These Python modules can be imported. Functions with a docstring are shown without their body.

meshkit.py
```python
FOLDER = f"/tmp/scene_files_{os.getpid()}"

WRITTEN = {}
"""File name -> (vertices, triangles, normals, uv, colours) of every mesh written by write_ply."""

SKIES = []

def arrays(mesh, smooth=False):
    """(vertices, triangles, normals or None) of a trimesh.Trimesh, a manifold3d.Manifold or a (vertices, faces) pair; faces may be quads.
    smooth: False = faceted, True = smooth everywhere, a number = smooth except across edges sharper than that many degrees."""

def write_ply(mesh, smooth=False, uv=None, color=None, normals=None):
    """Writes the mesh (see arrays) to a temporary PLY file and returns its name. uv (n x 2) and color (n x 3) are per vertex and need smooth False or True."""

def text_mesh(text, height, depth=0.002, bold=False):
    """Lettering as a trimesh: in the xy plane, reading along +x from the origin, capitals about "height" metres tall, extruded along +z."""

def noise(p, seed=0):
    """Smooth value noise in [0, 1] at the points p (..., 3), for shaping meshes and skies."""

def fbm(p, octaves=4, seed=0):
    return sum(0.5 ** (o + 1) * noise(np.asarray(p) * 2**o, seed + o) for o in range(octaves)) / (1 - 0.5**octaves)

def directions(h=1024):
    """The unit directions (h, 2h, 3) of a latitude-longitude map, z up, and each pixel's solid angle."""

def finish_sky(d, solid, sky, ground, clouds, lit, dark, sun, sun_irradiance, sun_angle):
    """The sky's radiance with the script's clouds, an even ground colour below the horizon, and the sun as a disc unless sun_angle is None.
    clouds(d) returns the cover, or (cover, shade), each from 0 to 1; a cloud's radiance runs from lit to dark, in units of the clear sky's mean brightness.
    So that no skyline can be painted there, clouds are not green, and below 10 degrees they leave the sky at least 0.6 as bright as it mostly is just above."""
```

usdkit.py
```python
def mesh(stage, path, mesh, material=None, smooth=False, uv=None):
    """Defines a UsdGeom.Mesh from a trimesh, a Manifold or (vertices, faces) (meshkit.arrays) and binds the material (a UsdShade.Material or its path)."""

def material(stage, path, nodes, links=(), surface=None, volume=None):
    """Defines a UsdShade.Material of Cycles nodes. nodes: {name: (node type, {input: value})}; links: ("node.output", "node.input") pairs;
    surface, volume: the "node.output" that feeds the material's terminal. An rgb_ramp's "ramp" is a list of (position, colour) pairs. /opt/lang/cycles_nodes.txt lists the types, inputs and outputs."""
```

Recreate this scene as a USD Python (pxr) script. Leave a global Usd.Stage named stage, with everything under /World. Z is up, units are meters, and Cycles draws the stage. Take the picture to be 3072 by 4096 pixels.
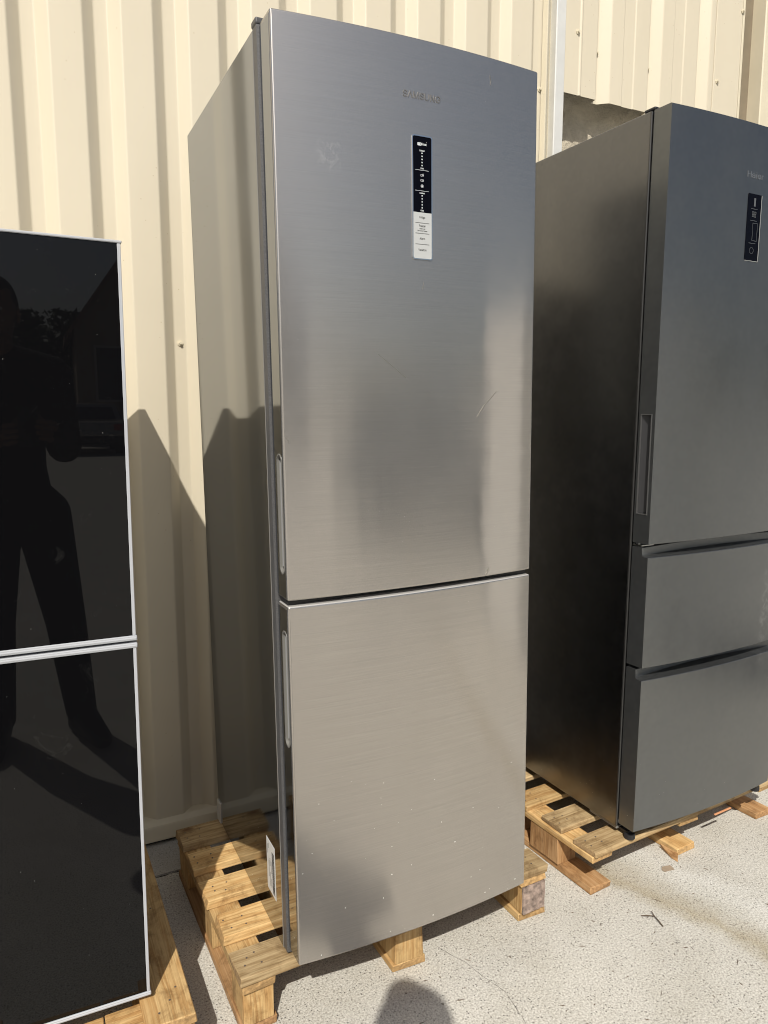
import math
import numpy as np
import trimesh
import manifold3d as m3
import usdkit
import meshkit
from shapely.geometry import Polygon, box as sbox, Point, LineString
from pxr import Usd, UsdGeom, UsdLux, UsdShade, Gf, Sdf

stage = Usd.Stage.CreateInMemory()
UsdGeom.SetStageUpAxis(stage, UsdGeom.Tokens.z)
UsdGeom.SetStageMetersPerUnit(stage, 1.0)
UsdGeom.Xform.Define(stage, '/World')

# ------------------------------------------------------------------ camera, sky, sun, exposure
EXPOSURE = 0.0
SKY_STRENGTH = 0.078
SUN_INTENSITY = 1.2
EYE = np.array([-0.4672, -1.3380, 1.3404])
YAW, PITCH, ROLL, FOCAL_PX = 0.4638, -0.1377, 0.0005, 2909.35      # of a picture 3072 wide
TRAVEL = np.array([0.48, 0.83, -1.0]); TRAVEL /= np.linalg.norm(TRAVEL)    # the way sunlight goes

def gf(m):
    return Gf.Matrix4d(*np.asarray(m, float).T.ravel().tolist())

fwd = np.array([math.sin(YAW) * math.cos(PITCH), math.cos(YAW) * math.cos(PITCH), math.sin(PITCH)])
r0 = np.array([math.cos(YAW), -math.sin(YAW), 0.0]); u0 = np.cross(r0, fwd)
right = math.cos(ROLL) * r0 + math.sin(ROLL) * u0
up = -math.sin(ROLL) * r0 + math.cos(ROLL) * u0
cam = UsdGeom.Camera.Define(stage, '/World/camera')
cm = np.eye(4); cm[:3, 0], cm[:3, 1], cm[:3, 2], cm[:3, 3] = right, up, -fwd, EYE
cam.AddTransformOp().Set(gf(cm))
cam.CreateHorizontalApertureAttr(36.0); cam.CreateVerticalApertureAttr(48.0)
cam.CreateFocalLengthAttr(36.0 * FOCAL_PX / 3072)
cam.CreateClippingRangeAttr(Gf.Vec2f(0.05, 2000))
cam.CreateExposureAttr(EXPOSURE)

to_sun = -TRAVEL
dome = UsdLux.DomeLight.Define(stage, '/World/sky')
dome.CreateIntensityAttr(1.0)
sky_mat = usdkit.material(stage, '/World/Looks/sky_air', {
    's': ('sky_texture', {'sky_type': 'single_scattering', 'sun_disc': False, 'aerosol_density': 3.2, 'sun_elevation': float(math.asin(to_sun[2])),
                          'sun_rotation': float(math.atan2(to_sun[0], to_sun[1]))}),
    'b': ('background_shader', {'strength': SKY_STRENGTH})}, [('s.color', 'b.color')], surface='b.background')
UsdShade.MaterialBindingAPI.Apply(dome.GetPrim()).Bind(sky_mat)
dome.GetPrim().SetCustomDataByKey('kind', 'structure')
sun = UsdLux.DistantLight.Define(stage, '/World/sun')
sun.CreateIntensityAttr(SUN_INTENSITY); sun.CreateAngleAttr(0.53); sun.CreateNormalizeAttr(True)
sun.CreateColorAttr(Gf.Vec3f(1.0, 0.955, 0.87))
zx = -TRAVEL; xx = np.cross([0, 0, 1.0], zx); xx /= np.linalg.norm(xx); yx = np.cross(zx, xx)
sm = np.eye(4); sm[:3, 0], sm[:3, 1], sm[:3, 2] = xx, yx, zx
sun.AddTransformOp().Set(gf(sm))

# ------------------------------------------------------------------ helpers
taken = {}
def numbered(parent, name):
    key = f'{parent}/{name}'
    n = taken.get(key, 0); taken[key] = n + 1
    return key if n == 0 else f'{key}_{n:03d}'

def data(prim, **k):
    for a, b in k.items():
        if b: prim.SetCustomDataByKey(a, b)

def thing(name, label=None, category=None, matrix=None, group=None, kind=None):
    p = numbered('/World', name)
    x = UsdGeom.Xform.Define(stage, p)
    if matrix is not None: x.AddTransformOp().Set(gf(matrix))
    data(x.GetPrim(), label=label, category=category, group=group, kind=kind)
    return p

def part(parent, name, mesh, mat, smooth=False, label=None, kind=None):
    p = numbered(parent, name)
    m = usdkit.mesh(stage, p, mesh, M[mat], smooth=smooth)
    data(m.GetPrim(), label=label, kind=kind)
    return p

def top(name, mesh, mat, label=None, category=None, kind=None, group=None, smooth=False):
    p = part('/World', name, mesh, mat, smooth)
    data(stage.GetPrimAtPath(p), label=label, category=category, kind=kind, group=group)
    return p

def T(x, y, z, yaw=0.0):
    m = np.eye(4); c, s = math.cos(yaw), math.sin(yaw)
    m[:2, :2] = [[c, -s], [s, c]]; m[:3, 3] = [x, y, z]
    return m

def pose(yaw, lean, roll, x, y, z=0.15):
    cl, sl = math.cos(lean), math.sin(lean); cr, sr = math.cos(roll), math.sin(roll)
    L = np.array([[1, 0, 0], [0, cl, sl], [0, -sl, cl]]); Rr = np.array([[cr, 0, sr], [0, 1, 0], [-sr, 0, cr]])
    m = T(x, y, z, yaw); m[:3, :3] = m[:3, :3] @ Rr @ L
    return m

def cat(*ms):
    return trimesh.util.concatenate([m for m in ms])

def bx(x0, x1, y0, y1, z0, z1):
    b = trimesh.creation.box([x1 - x0, y1 - y0, z1 - z0])
    b.apply_translation([(x0 + x1) / 2, (y0 + y1) / 2, (z0 + z1) / 2])
    return b

def cbx(x0, x1, y0, y1, z0, z1, c=0.002):
    """A box with chamfered edges."""
    p = []
    for a, sa in ((x0, 1), (x1, -1)):
        for b, sb in ((y0, 1), (y1, -1)):
            for d, sd in ((z0, 1), (z1, -1)):
                p += [(a + sa * c, b + sb * c, d), (a + sa * c, b, d + sd * c), (a, b + sb * c, d + sd * c)]
    return trimesh.convex.convex_hull(np.array(p))

def rbx(x0, x1, y0, y1, z0, z1, r=0.004):
    """A box with rounded edges."""
    s = trimesh.creation.icosphere(2, r).vertices
    p = [s + [a, b, d] for a in (x0 + r, x1 - r) for b in (y0 + r, y1 - r) for d in (z0 + r, z1 - r)]
    return trimesh.convex.convex_hull(np.vstack(p))

def man(t):
    return m3.Manifold(m3.Mesh(np.asarray(t.vertices, np.float32), np.asarray(t.faces, np.uint32)))

def tri(mn):
    q = mn.to_mesh()
    return trimesh.Trimesh(q.vert_properties[:, :3], q.tri_verts, process=False)

def cyl(p, q, r, n=10, r2=None):
    """A cylinder or cone frustum between two points."""
    p, q = np.asarray(p, float), np.asarray(q, float); r2 = r if r2 is None else r2
    d = q - p; d = d / np.linalg.norm(d); a = np.cross(d, [0, 0, 1.0] if abs(d[2]) < 0.9 else [1.0, 0, 0]); a /= np.linalg.norm(a); b = np.cross(d, a)
    t = np.linspace(0, 2 * np.pi, n, endpoint=False); ring = np.cos(t)[:, None] * a + np.sin(t)[:, None] * b
    return trimesh.convex.convex_hull(np.vstack([p + ring * r, q + ring * r2]))

def plate(poly, y0, y1):
    """A polygon drawn in x, z made solid between y0 and y1 (seen from -y it reads the right way round)."""
    polys = getattr(poly, 'geoms', [poly]); out = []
    for g in polys:
        e = trimesh.creation.extrude_polygon(g, y1 - y0, engine='earcut')
        v = e.vertices
        out.append(trimesh.Trimesh(np.stack([v[:, 0], y1 - v[:, 2], v[:, 1]], 1), e.faces, process=False))
    return cat(*out)

def side_plate(poly, x0, x1):
    """A polygon drawn in y, z made solid between x0 and x1."""
    polys = getattr(poly, 'geoms', [poly]); out = []
    for g in polys:
        e = trimesh.creation.extrude_polygon(g, x1 - x0, engine='earcut')
        v = e.vertices
        out.append(trimesh.Trimesh(np.stack([x0 + v[:, 2], v[:, 0], v[:, 1]], 1), e.faces, process=False))
    return cat(*out)

def words(text, h, cx, z, y, depth=0.0003, width=None, bold=False):
    """Lettering on a face that looks to -y, centred at cx, baseline z."""
    t = meshkit.text_mesh(text, h, depth, bold)
    v = t.vertices.copy(); w = np.ptp(v[:, 0]); k = (width / w) if width else 1.0
    v[:, 0] = (v[:, 0] - v[:, 0].min() - w / 2) * k + cx
    return trimesh.Trimesh(np.stack([v[:, 0], y - v[:, 2], v[:, 1] + z], 1), t.faces, process=False)

def stadium(a0, a1, b0, b1):
    r = (a1 - a0) / 2
    return LineString([((a0 + a1) / 2, b0 + r), ((a0 + a1) / 2, b1 - r)]).buffer(r, quad_segs=8)

# ------------------------------------------------------------------ materials
M = {}
def mat(name, nodes, links=(), surface='p.BSDF'):
    M[name] = usdkit.material(stage, '/World/Looks/' + name, nodes, links, surface=surface)

def plain(name, col, rough=0.5, metal=0.0, spec=0.5, vary=0.0, scale=6.0, **k):
    n = {'p': ('principled_bsdf', {'base_color': col, 'roughness': rough, 'metallic': metal, 'specular_ior_level': spec, **k})}; l = []
    if vary:
        n['t'] = ('texture_coordinate', {})
        n['n'] = ('noise_texture', {'scale': scale, 'detail': 5.0, 'roughness': 0.6})
        n['r'] = ('rgb_ramp', {'ramp': [(0.3, tuple(c * (1 - vary) for c in col)), (0.7, tuple(min(1, c * (1 + vary)) for c in col))]})
        l = [('t.object', 'n.vector'), ('n.fac', 'r.fac'), ('r.color', 'p.base_color')]
    mat(name, n, l)

def wood(name, axis, light, dark, end):
    """Sawn pine with the grain along an axis (0 = x, 1 = y, 2 = z) of the thing."""
    sc = [38.0, 38.0, 38.0]; sc[axis] = 2.6
    sf = [260.0, 260.0, 260.0]; sf[axis] = 5.0
    kn = [9.0, 9.0, 9.0]; kn[axis] = 3.6
    ax = [0.0, 0.0, 0.0]; ax[axis] = 1.0
    n = {'t': ('texture_coordinate', {}), 'o': ('object_info', {}),
         'off': ('vector_math', {'math_type': 'scale', 'vector1': (7.3, 3.1, 5.7)}),
         'add': ('vector_math', {'math_type': 'add'}),
         'wob': ('noise_texture', {'scale': 7.0, 'detail': 2.0}),
         'wobs': ('vector_math', {'math_type': 'scale', 'scale': 0.02}),
         'add2': ('vector_math', {'math_type': 'add'}),
         'm1': ('mapping', {'scale': tuple(sc)}), 'n1': ('noise_texture', {'scale': 1.0, 'detail': 3.0, 'roughness': 0.55, 'distortion': 0.6}),
         'w1': ('math', {'math_type': 'multiply', 'value2': 24.0}), 'w2': ('math', {'math_type': 'sine'}),
         'w3': ('math', {'math_type': 'multiply_add', 'value2': 0.5, 'value3': 0.5}),
         'm2': ('mapping', {'scale': tuple(sf)}), 'n2': ('noise_texture', {'scale': 1.0, 'detail': 4.0, 'roughness': 0.6}),
         'mk': ('mapping', {'scale': tuple(kn)}), 'v': ('voronoi_texture', {'scale': 1.0, 'feature': 'f1', 'randomness': 1.0}),
         'kr': ('rgb_ramp', {'ramp': [(0.0, (1, 1, 1)), (0.045, (0.8, 0.8, 0.8)), (0.085, (0, 0, 0))]}),
         'r1': ('rgb_ramp', {'ramp': [(0.0, light), (0.55, tuple(0.55 * a + 0.45 * b for a, b in zip(light, dark))), (1.0, dark)]}),
         'r2': ('rgb_ramp', {'ramp': [(0.30, (0.58, 0.53, 0.46)), (0.55, (1, 1, 1)), (0.9, (1.0, 1.0, 1.0))]}),
         'mx': ('mix', {'mix_type': 'multiply', 'fac': 0.8}),
         'big': ('noise_texture', {'scale': 11.0, 'detail': 6.0, 'roughness': 0.72, 'distortion': 0.5}),
         'br': ('rgb_ramp', {'ramp': [(0.36, (0.50, 0.45, 0.40)), (0.48, (0.88, 0.86, 0.83)), (0.62, (1, 1, 1))]}),
         'mx2': ('mix', {'mix_type': 'multiply', 'fac': 0.85}),
         'mxk': ('mix', {'color2': (0.12, 0.055, 0.025)}),
         'g': ('geometry', {}), 'dot': ('vector_math', {'math_type': 'dot_product', 'vector2': tuple(ax)}), 'ab': ('math', {'math_type': 'absolute'}),
         'gt': ('math', {'math_type': 'greater_than', 'value2': 0.85}),
         'rg': ('noise_texture', {'scale': 120.0, 'detail': 3.0}), 'er': ('rgb_ramp', {'ramp': [(0.3, tuple(c * 0.55 for c in end)), (0.65, end)]}),
         'mxe': ('mix', {}), 'hs': ('hsv', {}), 'hv': ('math', {'math_type': 'multiply_add', 'value2': 0.34, 'value3': 0.82}),
         'bm': ('bump', {'strength': 0.6, 'distance': 0.002}),
         'p': ('principled_bsdf', {'roughness': 0.72, 'specular_ior_level': 0.25})}
    l = [('o.random', 'off.scale'), ('t.object', 'add.vector1'), ('off.vector', 'add.vector2'), ('add.vector', 'wob.vector'), ('wob.color', 'wobs.vector1'),
         ('add.vector', 'add2.vector1'), ('wobs.vector', 'add2.vector2'),
         ('add2.vector', 'm1.vector'), ('m1.vector', 'n1.vector'), ('n1.fac', 'w1.value1'), ('w1.value', 'w2.value1'), ('w2.value', 'w3.value1'),
         ('add.vector', 'm2.vector'), ('m2.vector', 'n2.vector'), ('add.vector', 'mk.vector'), ('mk.vector', 'v.vector'), ('v.distance', 'kr.fac'),
         ('w3.value', 'r1.fac'), ('n2.fac', 'r2.fac'), ('r1.color', 'mx.color1'), ('r2.color', 'mx.color2'),
         ('add.vector', 'big.vector'), ('big.fac', 'br.fac'), ('mx.color', 'mx2.color1'), ('br.color', 'mx2.color2'),
         ('mx2.color', 'mxk.color1'), ('kr.color', 'mxk.fac'),
         ('g.normal', 'dot.vector1'), ('dot.value', 'ab.value1'), ('ab.value', 'gt.value1'), ('t.object', 'rg.vector'), ('rg.fac', 'er.fac'),
         ('mxk.color', 'mxe.color1'), ('er.color', 'mxe.color2'), ('gt.value', 'mxe.fac'),
         ('o.random', 'hv.value1'), ('hv.value', 'hs.value'), ('mxe.color', 'hs.color'), ('hs.color', 'p.base_color'),
         ('n2.fac', 'bm.height'), ('bm.normal', 'p.normal')]
    mat(name, n, l)

PINE_L, PINE_D, PINE_E = (0.62, 0.425, 0.20), (0.50, 0.305, 0.125), (0.50, 0.315, 0.14)
for axn, ax in (('across', 0), ('deep', 1), ('tall', 2)):
    wood('pine_' + axn, ax, PINE_L, PINE_D, PINE_E)
    wood('red_pine_' + axn, ax, (0.47, 0.29, 0.145), (0.38, 0.215, 0.095), (0.42, 0.24, 0.11))
    wood('grey_pine_' + axn, ax, (0.50, 0.37, 0.205), (0.38, 0.265, 0.135), (0.40, 0.27, 0.14))
plain('bark', (0.27, 0.205, 0.17), 0.95, vary=0.65, scale=55.0)

# cream enamelled sheet: even coat, faint dust and small specks
mat('cream_sheet', {
    't': ('texture_coordinate', {}), 'mp': ('mapping', {'scale': (1.0, 1.0, 0.35)}),
    'n': ('noise_texture', {'scale': 3.0, 'detail': 6.0, 'roughness': 0.6}),
    'r': ('rgb_ramp', {'ramp': [(0.3, (0.575, 0.518, 0.402)), (0.7, (0.605, 0.548, 0.428))]}),
    'v': ('voronoi_texture', {'scale': 26.0, 'feature': 'f1', 'randomness': 1.0}),
    'vr': ('rgb_ramp', {'ramp': [(0.0, (1, 1, 1)), (0.035, (0.6, 0.6, 0.6)), (0.05, (0, 0, 0))]}),
    'mx': ('mix', {'color2': (0.42, 0.34, 0.22)}),
    'n3': ('noise_texture', {'scale': 4.0, 'detail': 2.0}), 'bm': ('bump', {'strength': 0.10, 'distance': 0.010}),
    'p': ('principled_bsdf', {'roughness': 0.42, 'specular_ior_level': 0.4})},
    [('t.object', 'mp.vector'), ('mp.vector', 'n.vector'), ('n.fac', 'r.fac'), ('t.object', 'v.vector'), ('v.distance', 'vr.fac'),
     ('r.color', 'mx.color1'), ('vr.color', 'mx.fac'), ('mx.color', 'p.base_color'), ('t.object', 'n3.vector'), ('n3.fac', 'bm.height'), ('bm.normal', 'p.normal')])
plain('cream_trim', (0.62, 0.56, 0.425), 0.42, vary=0.04, scale=5.0)
plain('zinc_white', (0.60, 0.60, 0.575), 0.45, metal=0.1, vary=0.06, scale=9.0)
plain('shade_brown', (0.20, 0.165, 0.115), 0.5, vary=0.1, scale=12.0)  # brown colour standing in for the shade in the recess
mat('render_coat', {
    't': ('texture_coordinate', {}), 'n': ('noise_texture', {'scale': 9.0, 'detail': 8.0, 'roughness': 0.7}),
    'r': ('rgb_ramp', {'ramp': [(0.3, (0.44, 0.39, 0.30)), (0.55, (0.58, 0.52, 0.41)), (0.75, (0.64, 0.58, 0.46))]}),
    'n2': ('noise_texture', {'scale': 38.0, 'detail': 8.0, 'roughness': 0.7}), 'bm': ('bump', {'strength': 0.9, 'distance': 0.02}),
    'p': ('principled_bsdf', {'roughness': 0.95, 'specular_ior_level': 0.1})},
    [('t.object', 'n.vector'), ('n.fac', 'r.fac'), ('r.color', 'p.base_color'), ('t.object', 'n2.vector'), ('n2.fac', 'bm.height'), ('bm.normal', 'p.normal')])

# concrete yard: rough pitted surface, pale grains, dark pits, wide stains
def concrete(name, lo, mid, hi, stain=True, bump=0.8):
    n = {'g': ('geometry', {}),
         'n1': ('noise_texture', {'scale': 210.0, 'detail': 6.0, 'roughness': 0.75}),
         'r1': ('rgb_ramp', {'ramp': [(0.34, lo), (0.46, mid), (0.60, hi)]}),
         'n2': ('noise_texture', {'scale': 4.0, 'detail': 7.0, 'roughness': 0.7}),
         'r2': ('rgb_ramp', {'ramp': [(0.3, (0.86, 0.85, 0.82)), (0.55, (1, 1, 1)), (0.75, (1.04, 1.04, 1.04))]}),
         'mx': ('mix', {'mix_type': 'multiply', 'fac': 0.9}),
         'v': ('voronoi_texture', {'scale': 150.0, 'feature': 'f1', 'randomness': 1.0}),
         'vr': ('rgb_ramp', {'ramp': [(0.0, (1, 1, 1)), (0.20, (0.8, 0.8, 0.8)), (0.30, (0, 0, 0))]}),
         'vc': ('separate_color', {}), 'vg': ('math', {'math_type': 'greater_than', 'value2': 0.72}),
         'vm': ('math', {'math_type': 'multiply'}), 'mx2': ('mix', {'color2': tuple(c * 0.45 for c in mid)}),
         'dot': ('vector_math', {'math_type': 'dot_product', 'vector2': (0.95, 0.32, 0.0)}), 'n4': ('noise_texture', {'scale': 7.0, 'detail': 5.0, 'roughness': 0.7}),
         'dn': ('math', {'math_type': 'multiply_add', 'value2': 0.16}), 'mr': ('map_range', {'from_min': 0.9, 'from_max': 1.5, 'to_min': 0.0, 'to_max': 1.0, 'clamp': True}),
         'r4': ('rgb_ramp', {'ramp': [(0.18, (1, 1, 1)), (0.27, (0.74, 0.68, 0.56)), (0.34, (0.86, 0.83, 0.77)), (0.44, (1.06, 1.07, 1.08)), (0.56, (1.14, 1.16, 1.2)), (0.66, (0.97, 0.97, 0.97)), (0.80, (1, 1, 1))]}),
         'mx3': ('mix', {'mix_type': 'multiply', 'fac': 0.9 if stain else 0.0}),
         'add': ('math', {'math_type': 'subtract'}),
         'bm': ('bump', {'strength': bump, 'distance': 0.0030}), 'p': ('principled_bsdf', {'roughness': 0.92, 'specular_ior_level': 0.15})}
    l = [('g.position', x + '.vector') for x in ('n1', 'n2', 'v', 'n4')] + [('g.position', 'dot.vector1'), ('n4.fac', 'dn.value1'), ('dot.value', 'dn.value3'), ('dn.value', 'mr.value'), ('mr.result', 'r4.fac'),
         ('n1.fac', 'r1.fac'), ('n2.fac', 'r2.fac'), ('r1.color', 'mx.color1'), ('r2.color', 'mx.color2'),
         ('v.distance', 'vr.fac'), ('v.color', 'vc.color'), ('vc.r', 'vg.value1'), ('vr.color', 'vm.value1'), ('vg.value', 'vm.value2'), ('mx.color', 'mx2.color1'), ('vm.value', 'mx2.fac'),
         ('mx2.color', 'mx3.color1'), ('r4.color', 'mx3.color2'), ('mx3.color', 'p.base_color'),
         ('n1.fac', 'add.value1'), ('vm.value', 'add.value2'), ('add.value', 'bm.height'), ('bm.normal', 'p.normal')]
    mat(name, n, l)
concrete('yard_concrete', (0.22, 0.20, 0.17), (0.47, 0.45, 0.405), (0.66, 0.64, 0.58))
concrete('strip_concrete', (0.27, 0.255, 0.23), (0.37, 0.355, 0.325), (0.44, 0.42, 0.385), stain=False, bump=0.4)
plain('nail_head', (0.13, 0.10, 0.08), 0.6, metal=0.3)
plain('dark_crack', (0.05, 0.045, 0.04), 0.95)

# steel: brushed along x, so that reflections spread up and down
def steel(name, col, rough, aniso, streak=0.12, speck=1.0, wide=0.0, metal=1.0, smear=((0, 0, -50), (1, 1, 1))):
    n = {'t': ('texture_coordinate', {}), 'tan': ('combine_xyz', {'x': 0.0, 'y': 0.0, 'z': 1.0}),
         'm1': ('mapping', {'scale': (4.0, 4.0, 470.0)}), 'n1': ('noise_texture', {'scale': 1.0, 'detail': 5.0, 'roughness': 0.8}),
         'r1': ('rgb_ramp', {'ramp': [(0.25, tuple(c * (1 - streak) for c in col)), (0.5, col), (0.75, tuple(min(1, c * (1 + streak)) for c in col))]}),
         'n2': ('noise_texture', {'scale': 3.5, 'detail': 5.0, 'roughness': 0.6}),
         'rr': ('map_range', {'from_min': 0.3, 'from_max': 0.7, 'to_min': rough * 0.78, 'to_max': rough * 1.30}),
         'v': ('voronoi_texture', {'scale': 55.0, 'feature': 'f1', 'randomness': 1.0}),
         'vs': ('math', {'math_type': 'less_than'}), 'sz': ('separate_xyz', {}),
         'mr': ('map_range', {'from_min': 0.02, 'from_max': 0.55, 'to_min': 0.10 * speck, 'to_max': 0.018 * speck, 'clamp': True}),
         'vc': ('separate_color', {}), 'vsz': ('math', {'math_type': 'multiply'}),
         'sub': ('vector_math', {'math_type': 'subtract', 'vector2': smear[0]}), 'sdv': ('vector_math', {'math_type': 'divide', 'vector2': smear[1]}), 'sl': ('vector_math', {'math_type': 'length'}),
         'sr': ('map_range', {'from_min': 0.2, 'from_max': 1.0, 'to_min': 1.0, 'to_max': 0.0, 'clamp': True}),
         'ns': ('noise_texture', {'scale': 45.0, 'detail': 5.0, 'roughness': 0.7, 'distortion': 0.8}), 'sn': ('map_range', {'from_min': 0.48, 'from_max': 0.75, 'to_min': 0.0, 'to_max': 0.16, 'clamp': True}),
         'sm': ('math', {'math_type': 'multiply'}),
         'd': ('principled_bsdf', {'base_color': (0.75, 0.75, 0.72), 'roughness': 0.8}),
         'bm': ('bump', {'strength': 0.02, 'distance': 0.0006}),
         'p': ('principled_bsdf', {'metallic': metal, 'anisotropic': aniso, 'roughness': rough}),
         'w': ('principled_bsdf', {'metallic': 0.92, 'roughness': 0.55, 'base_color': (0.41, 0.40, 0.385)}), 'mxw': ('mix_closure', {'fac': wide}), 'mxs': ('mix_closure', {}), 'mxm': ('mix_closure', {})}
    l = [('t.object', 'm1.vector'), ('m1.vector', 'n1.vector'), ('n1.fac', 'r1.fac'), ('r1.color', 'p.base_color'), ('t.object', 'n2.vector'), ('n2.fac', 'rr.value'), ('rr.result', 'p.roughness'),
         ('n1.fac', 'bm.height'), ('bm.normal', 'p.normal'),
         ('t.object', 'v.vector'), ('t.object', 'sz.vector'), ('sz.z', 'mr.value'), ('v.color', 'vc.color'), ('mr.result', 'vsz.value1'), ('vc.r', 'vsz.value2'),
         ('v.distance', 'vs.value1'), ('vsz.value', 'vs.value2'),
         ('t.object', 'ns.vector'), ('ns.fac', 'sn.value'), ('t.object', 'sub.vector1'), ('sub.vector', 'sdv.vector1'), ('sdv.vector', 'sl.vector1'), ('sl.value', 'sr.value'), ('sn.result', 'sm.value1'), ('sr.result', 'sm.value2'),
         ('p.BSDF', 'mxw.closure1'), ('w.BSDF', 'mxw.closure2'), ('mxw.closure', 'mxm.closure1'), ('d.BSDF', 'mxm.closure2'), ('sm.value', 'mxm.fac'),
         ('mxm.closure', 'mxs.closure1'), ('d.BSDF', 'mxs.closure2'), ('vs.value', 'mxs.fac')]
    if aniso: l.append(('tan.vector', 'p.tangent'))
    mat(name, n, l, surface='mxs.closure')
steel('brushed_steel', (0.535, 0.50, 0.462), 0.125, 1.0, streak=0.15, wide=0.36, smear=((0.107, 0, 1.667), (0.034, 1, 0.040)))
steel('silver_side', (0.245, 0.262, 0.29), 0.06, 0.0, streak=0.0, speck=0.6)
steel('dark_steel', (0.165, 0.172, 0.175), 0.30, 0.0, streak=0.03, speck=0.5, smear=((0.50, 0, 0.58), (0.030, 1, 0.20)),  metal=0.85)
steel('dark_side', (0.195, 0.197, 0.205), 0.25, 0.0, streak=0.0, speck=0.4)
plain('dark_edge', (0.10, 0.10, 0.10), 0.25, metal=0.8)
plain('grey_frame', (0.085, 0.085, 0.088), 0.45, metal=0.2, vary=0.25, scale=420.0)
plain('pale_edge', (0.48, 0.47, 0.45), 0.35, metal=0.3)
plain('handle_liner', (0.26, 0.265, 0.27), 0.45)
plain('frame_edge', (0.22, 0.215, 0.20), 0.4, metal=0.3)
plain('black_rubber', (0.012, 0.012, 0.012), 0.6)
plain('black_plastic', (0.02, 0.02, 0.022), 0.4)
plain('panel_black', (0.002, 0.002, 0.004), 0.15, spec=0.10)
plain('panel_silver', (0.55, 0.56, 0.55), 0.42, metal=0.3)
plain('chrome', (0.72, 0.72, 0.70), 0.12, metal=1.0)
plain('logo_metal', (0.36, 0.34, 0.31), 0.35, metal=0.9)
plain('logo_dark', (0.32, 0.32, 0.32), 0.3, metal=0.8)
plain('print_white', (0.60, 0.62, 0.64), 0.6)
plain('print_grey', (0.09, 0.095, 0.10), 0.5)
plain('print_dark', (0.03, 0.03, 0.03), 0.6)
plain('label_paper', (0.60, 0.60, 0.58), 0.5)
plain('white_trim', (0.40, 0.415, 0.44), 0.35, vary=0.04, scale=20.0)
plain('white_enamel', (0.78, 0.78, 0.76), 0.3)
mat('black_glass', {
    't': ('texture_coordinate', {}), 'v': ('voronoi_texture', {'scale': 46.0, 'feature': 'f1', 'randomness': 1.0}), 'vc': ('separate_color', {}),
    'vz': ('math', {'math_type': 'multiply', 'value2': 0.03}), 'vs': ('math', {'math_type': 'less_than'}), 'vg': ('math', {'math_type': 'multiply', 'value2': 0.5}),
    'n': ('noise_texture', {'scale': 16.0, 'detail': 6.0, 'roughness': 0.75, 'distortion': 1.5}), 'r': ('map_range', {'from_min': 0.62, 'from_max': 0.85, 'to_min': 0.0, 'to_max': 0.025, 'clamp': True}),
    'mx': ('math', {'math_type': 'maximum'}),
    'p': ('principled_bsdf', {'base_color': (0.003, 0.003, 0.0035), 'roughness': 0.012, 'specular_ior_level': 0.29}),
    'd': ('principled_bsdf', {'base_color': (0.5, 0.5, 0.48), 'roughness': 0.9}), 's': ('mix_closure', {})},
    [('t.object', 'v.vector'), ('v.color', 'vc.color'), ('vc.r', 'vz.value1'), ('v.distance', 'vs.value1'), ('vz.value', 'vs.value2'), ('vs.value', 'vg.value1'),
     ('t.object', 'n.vector'), ('n.fac', 'r.value'), ('r.result', 'mx.value1'), ('vg.value', 'mx.value2'), ('p.BSDF', 's.closure1'), ('d.BSDF', 's.closure2'), ('mx.value', 's.fac')], surface='s.closure')
plain('twig', (0.10, 0.07, 0.045), 0.9)
plain('card', (0.30, 0.235, 0.17), 0.9, vary=0.15, scale=60.0)
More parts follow.
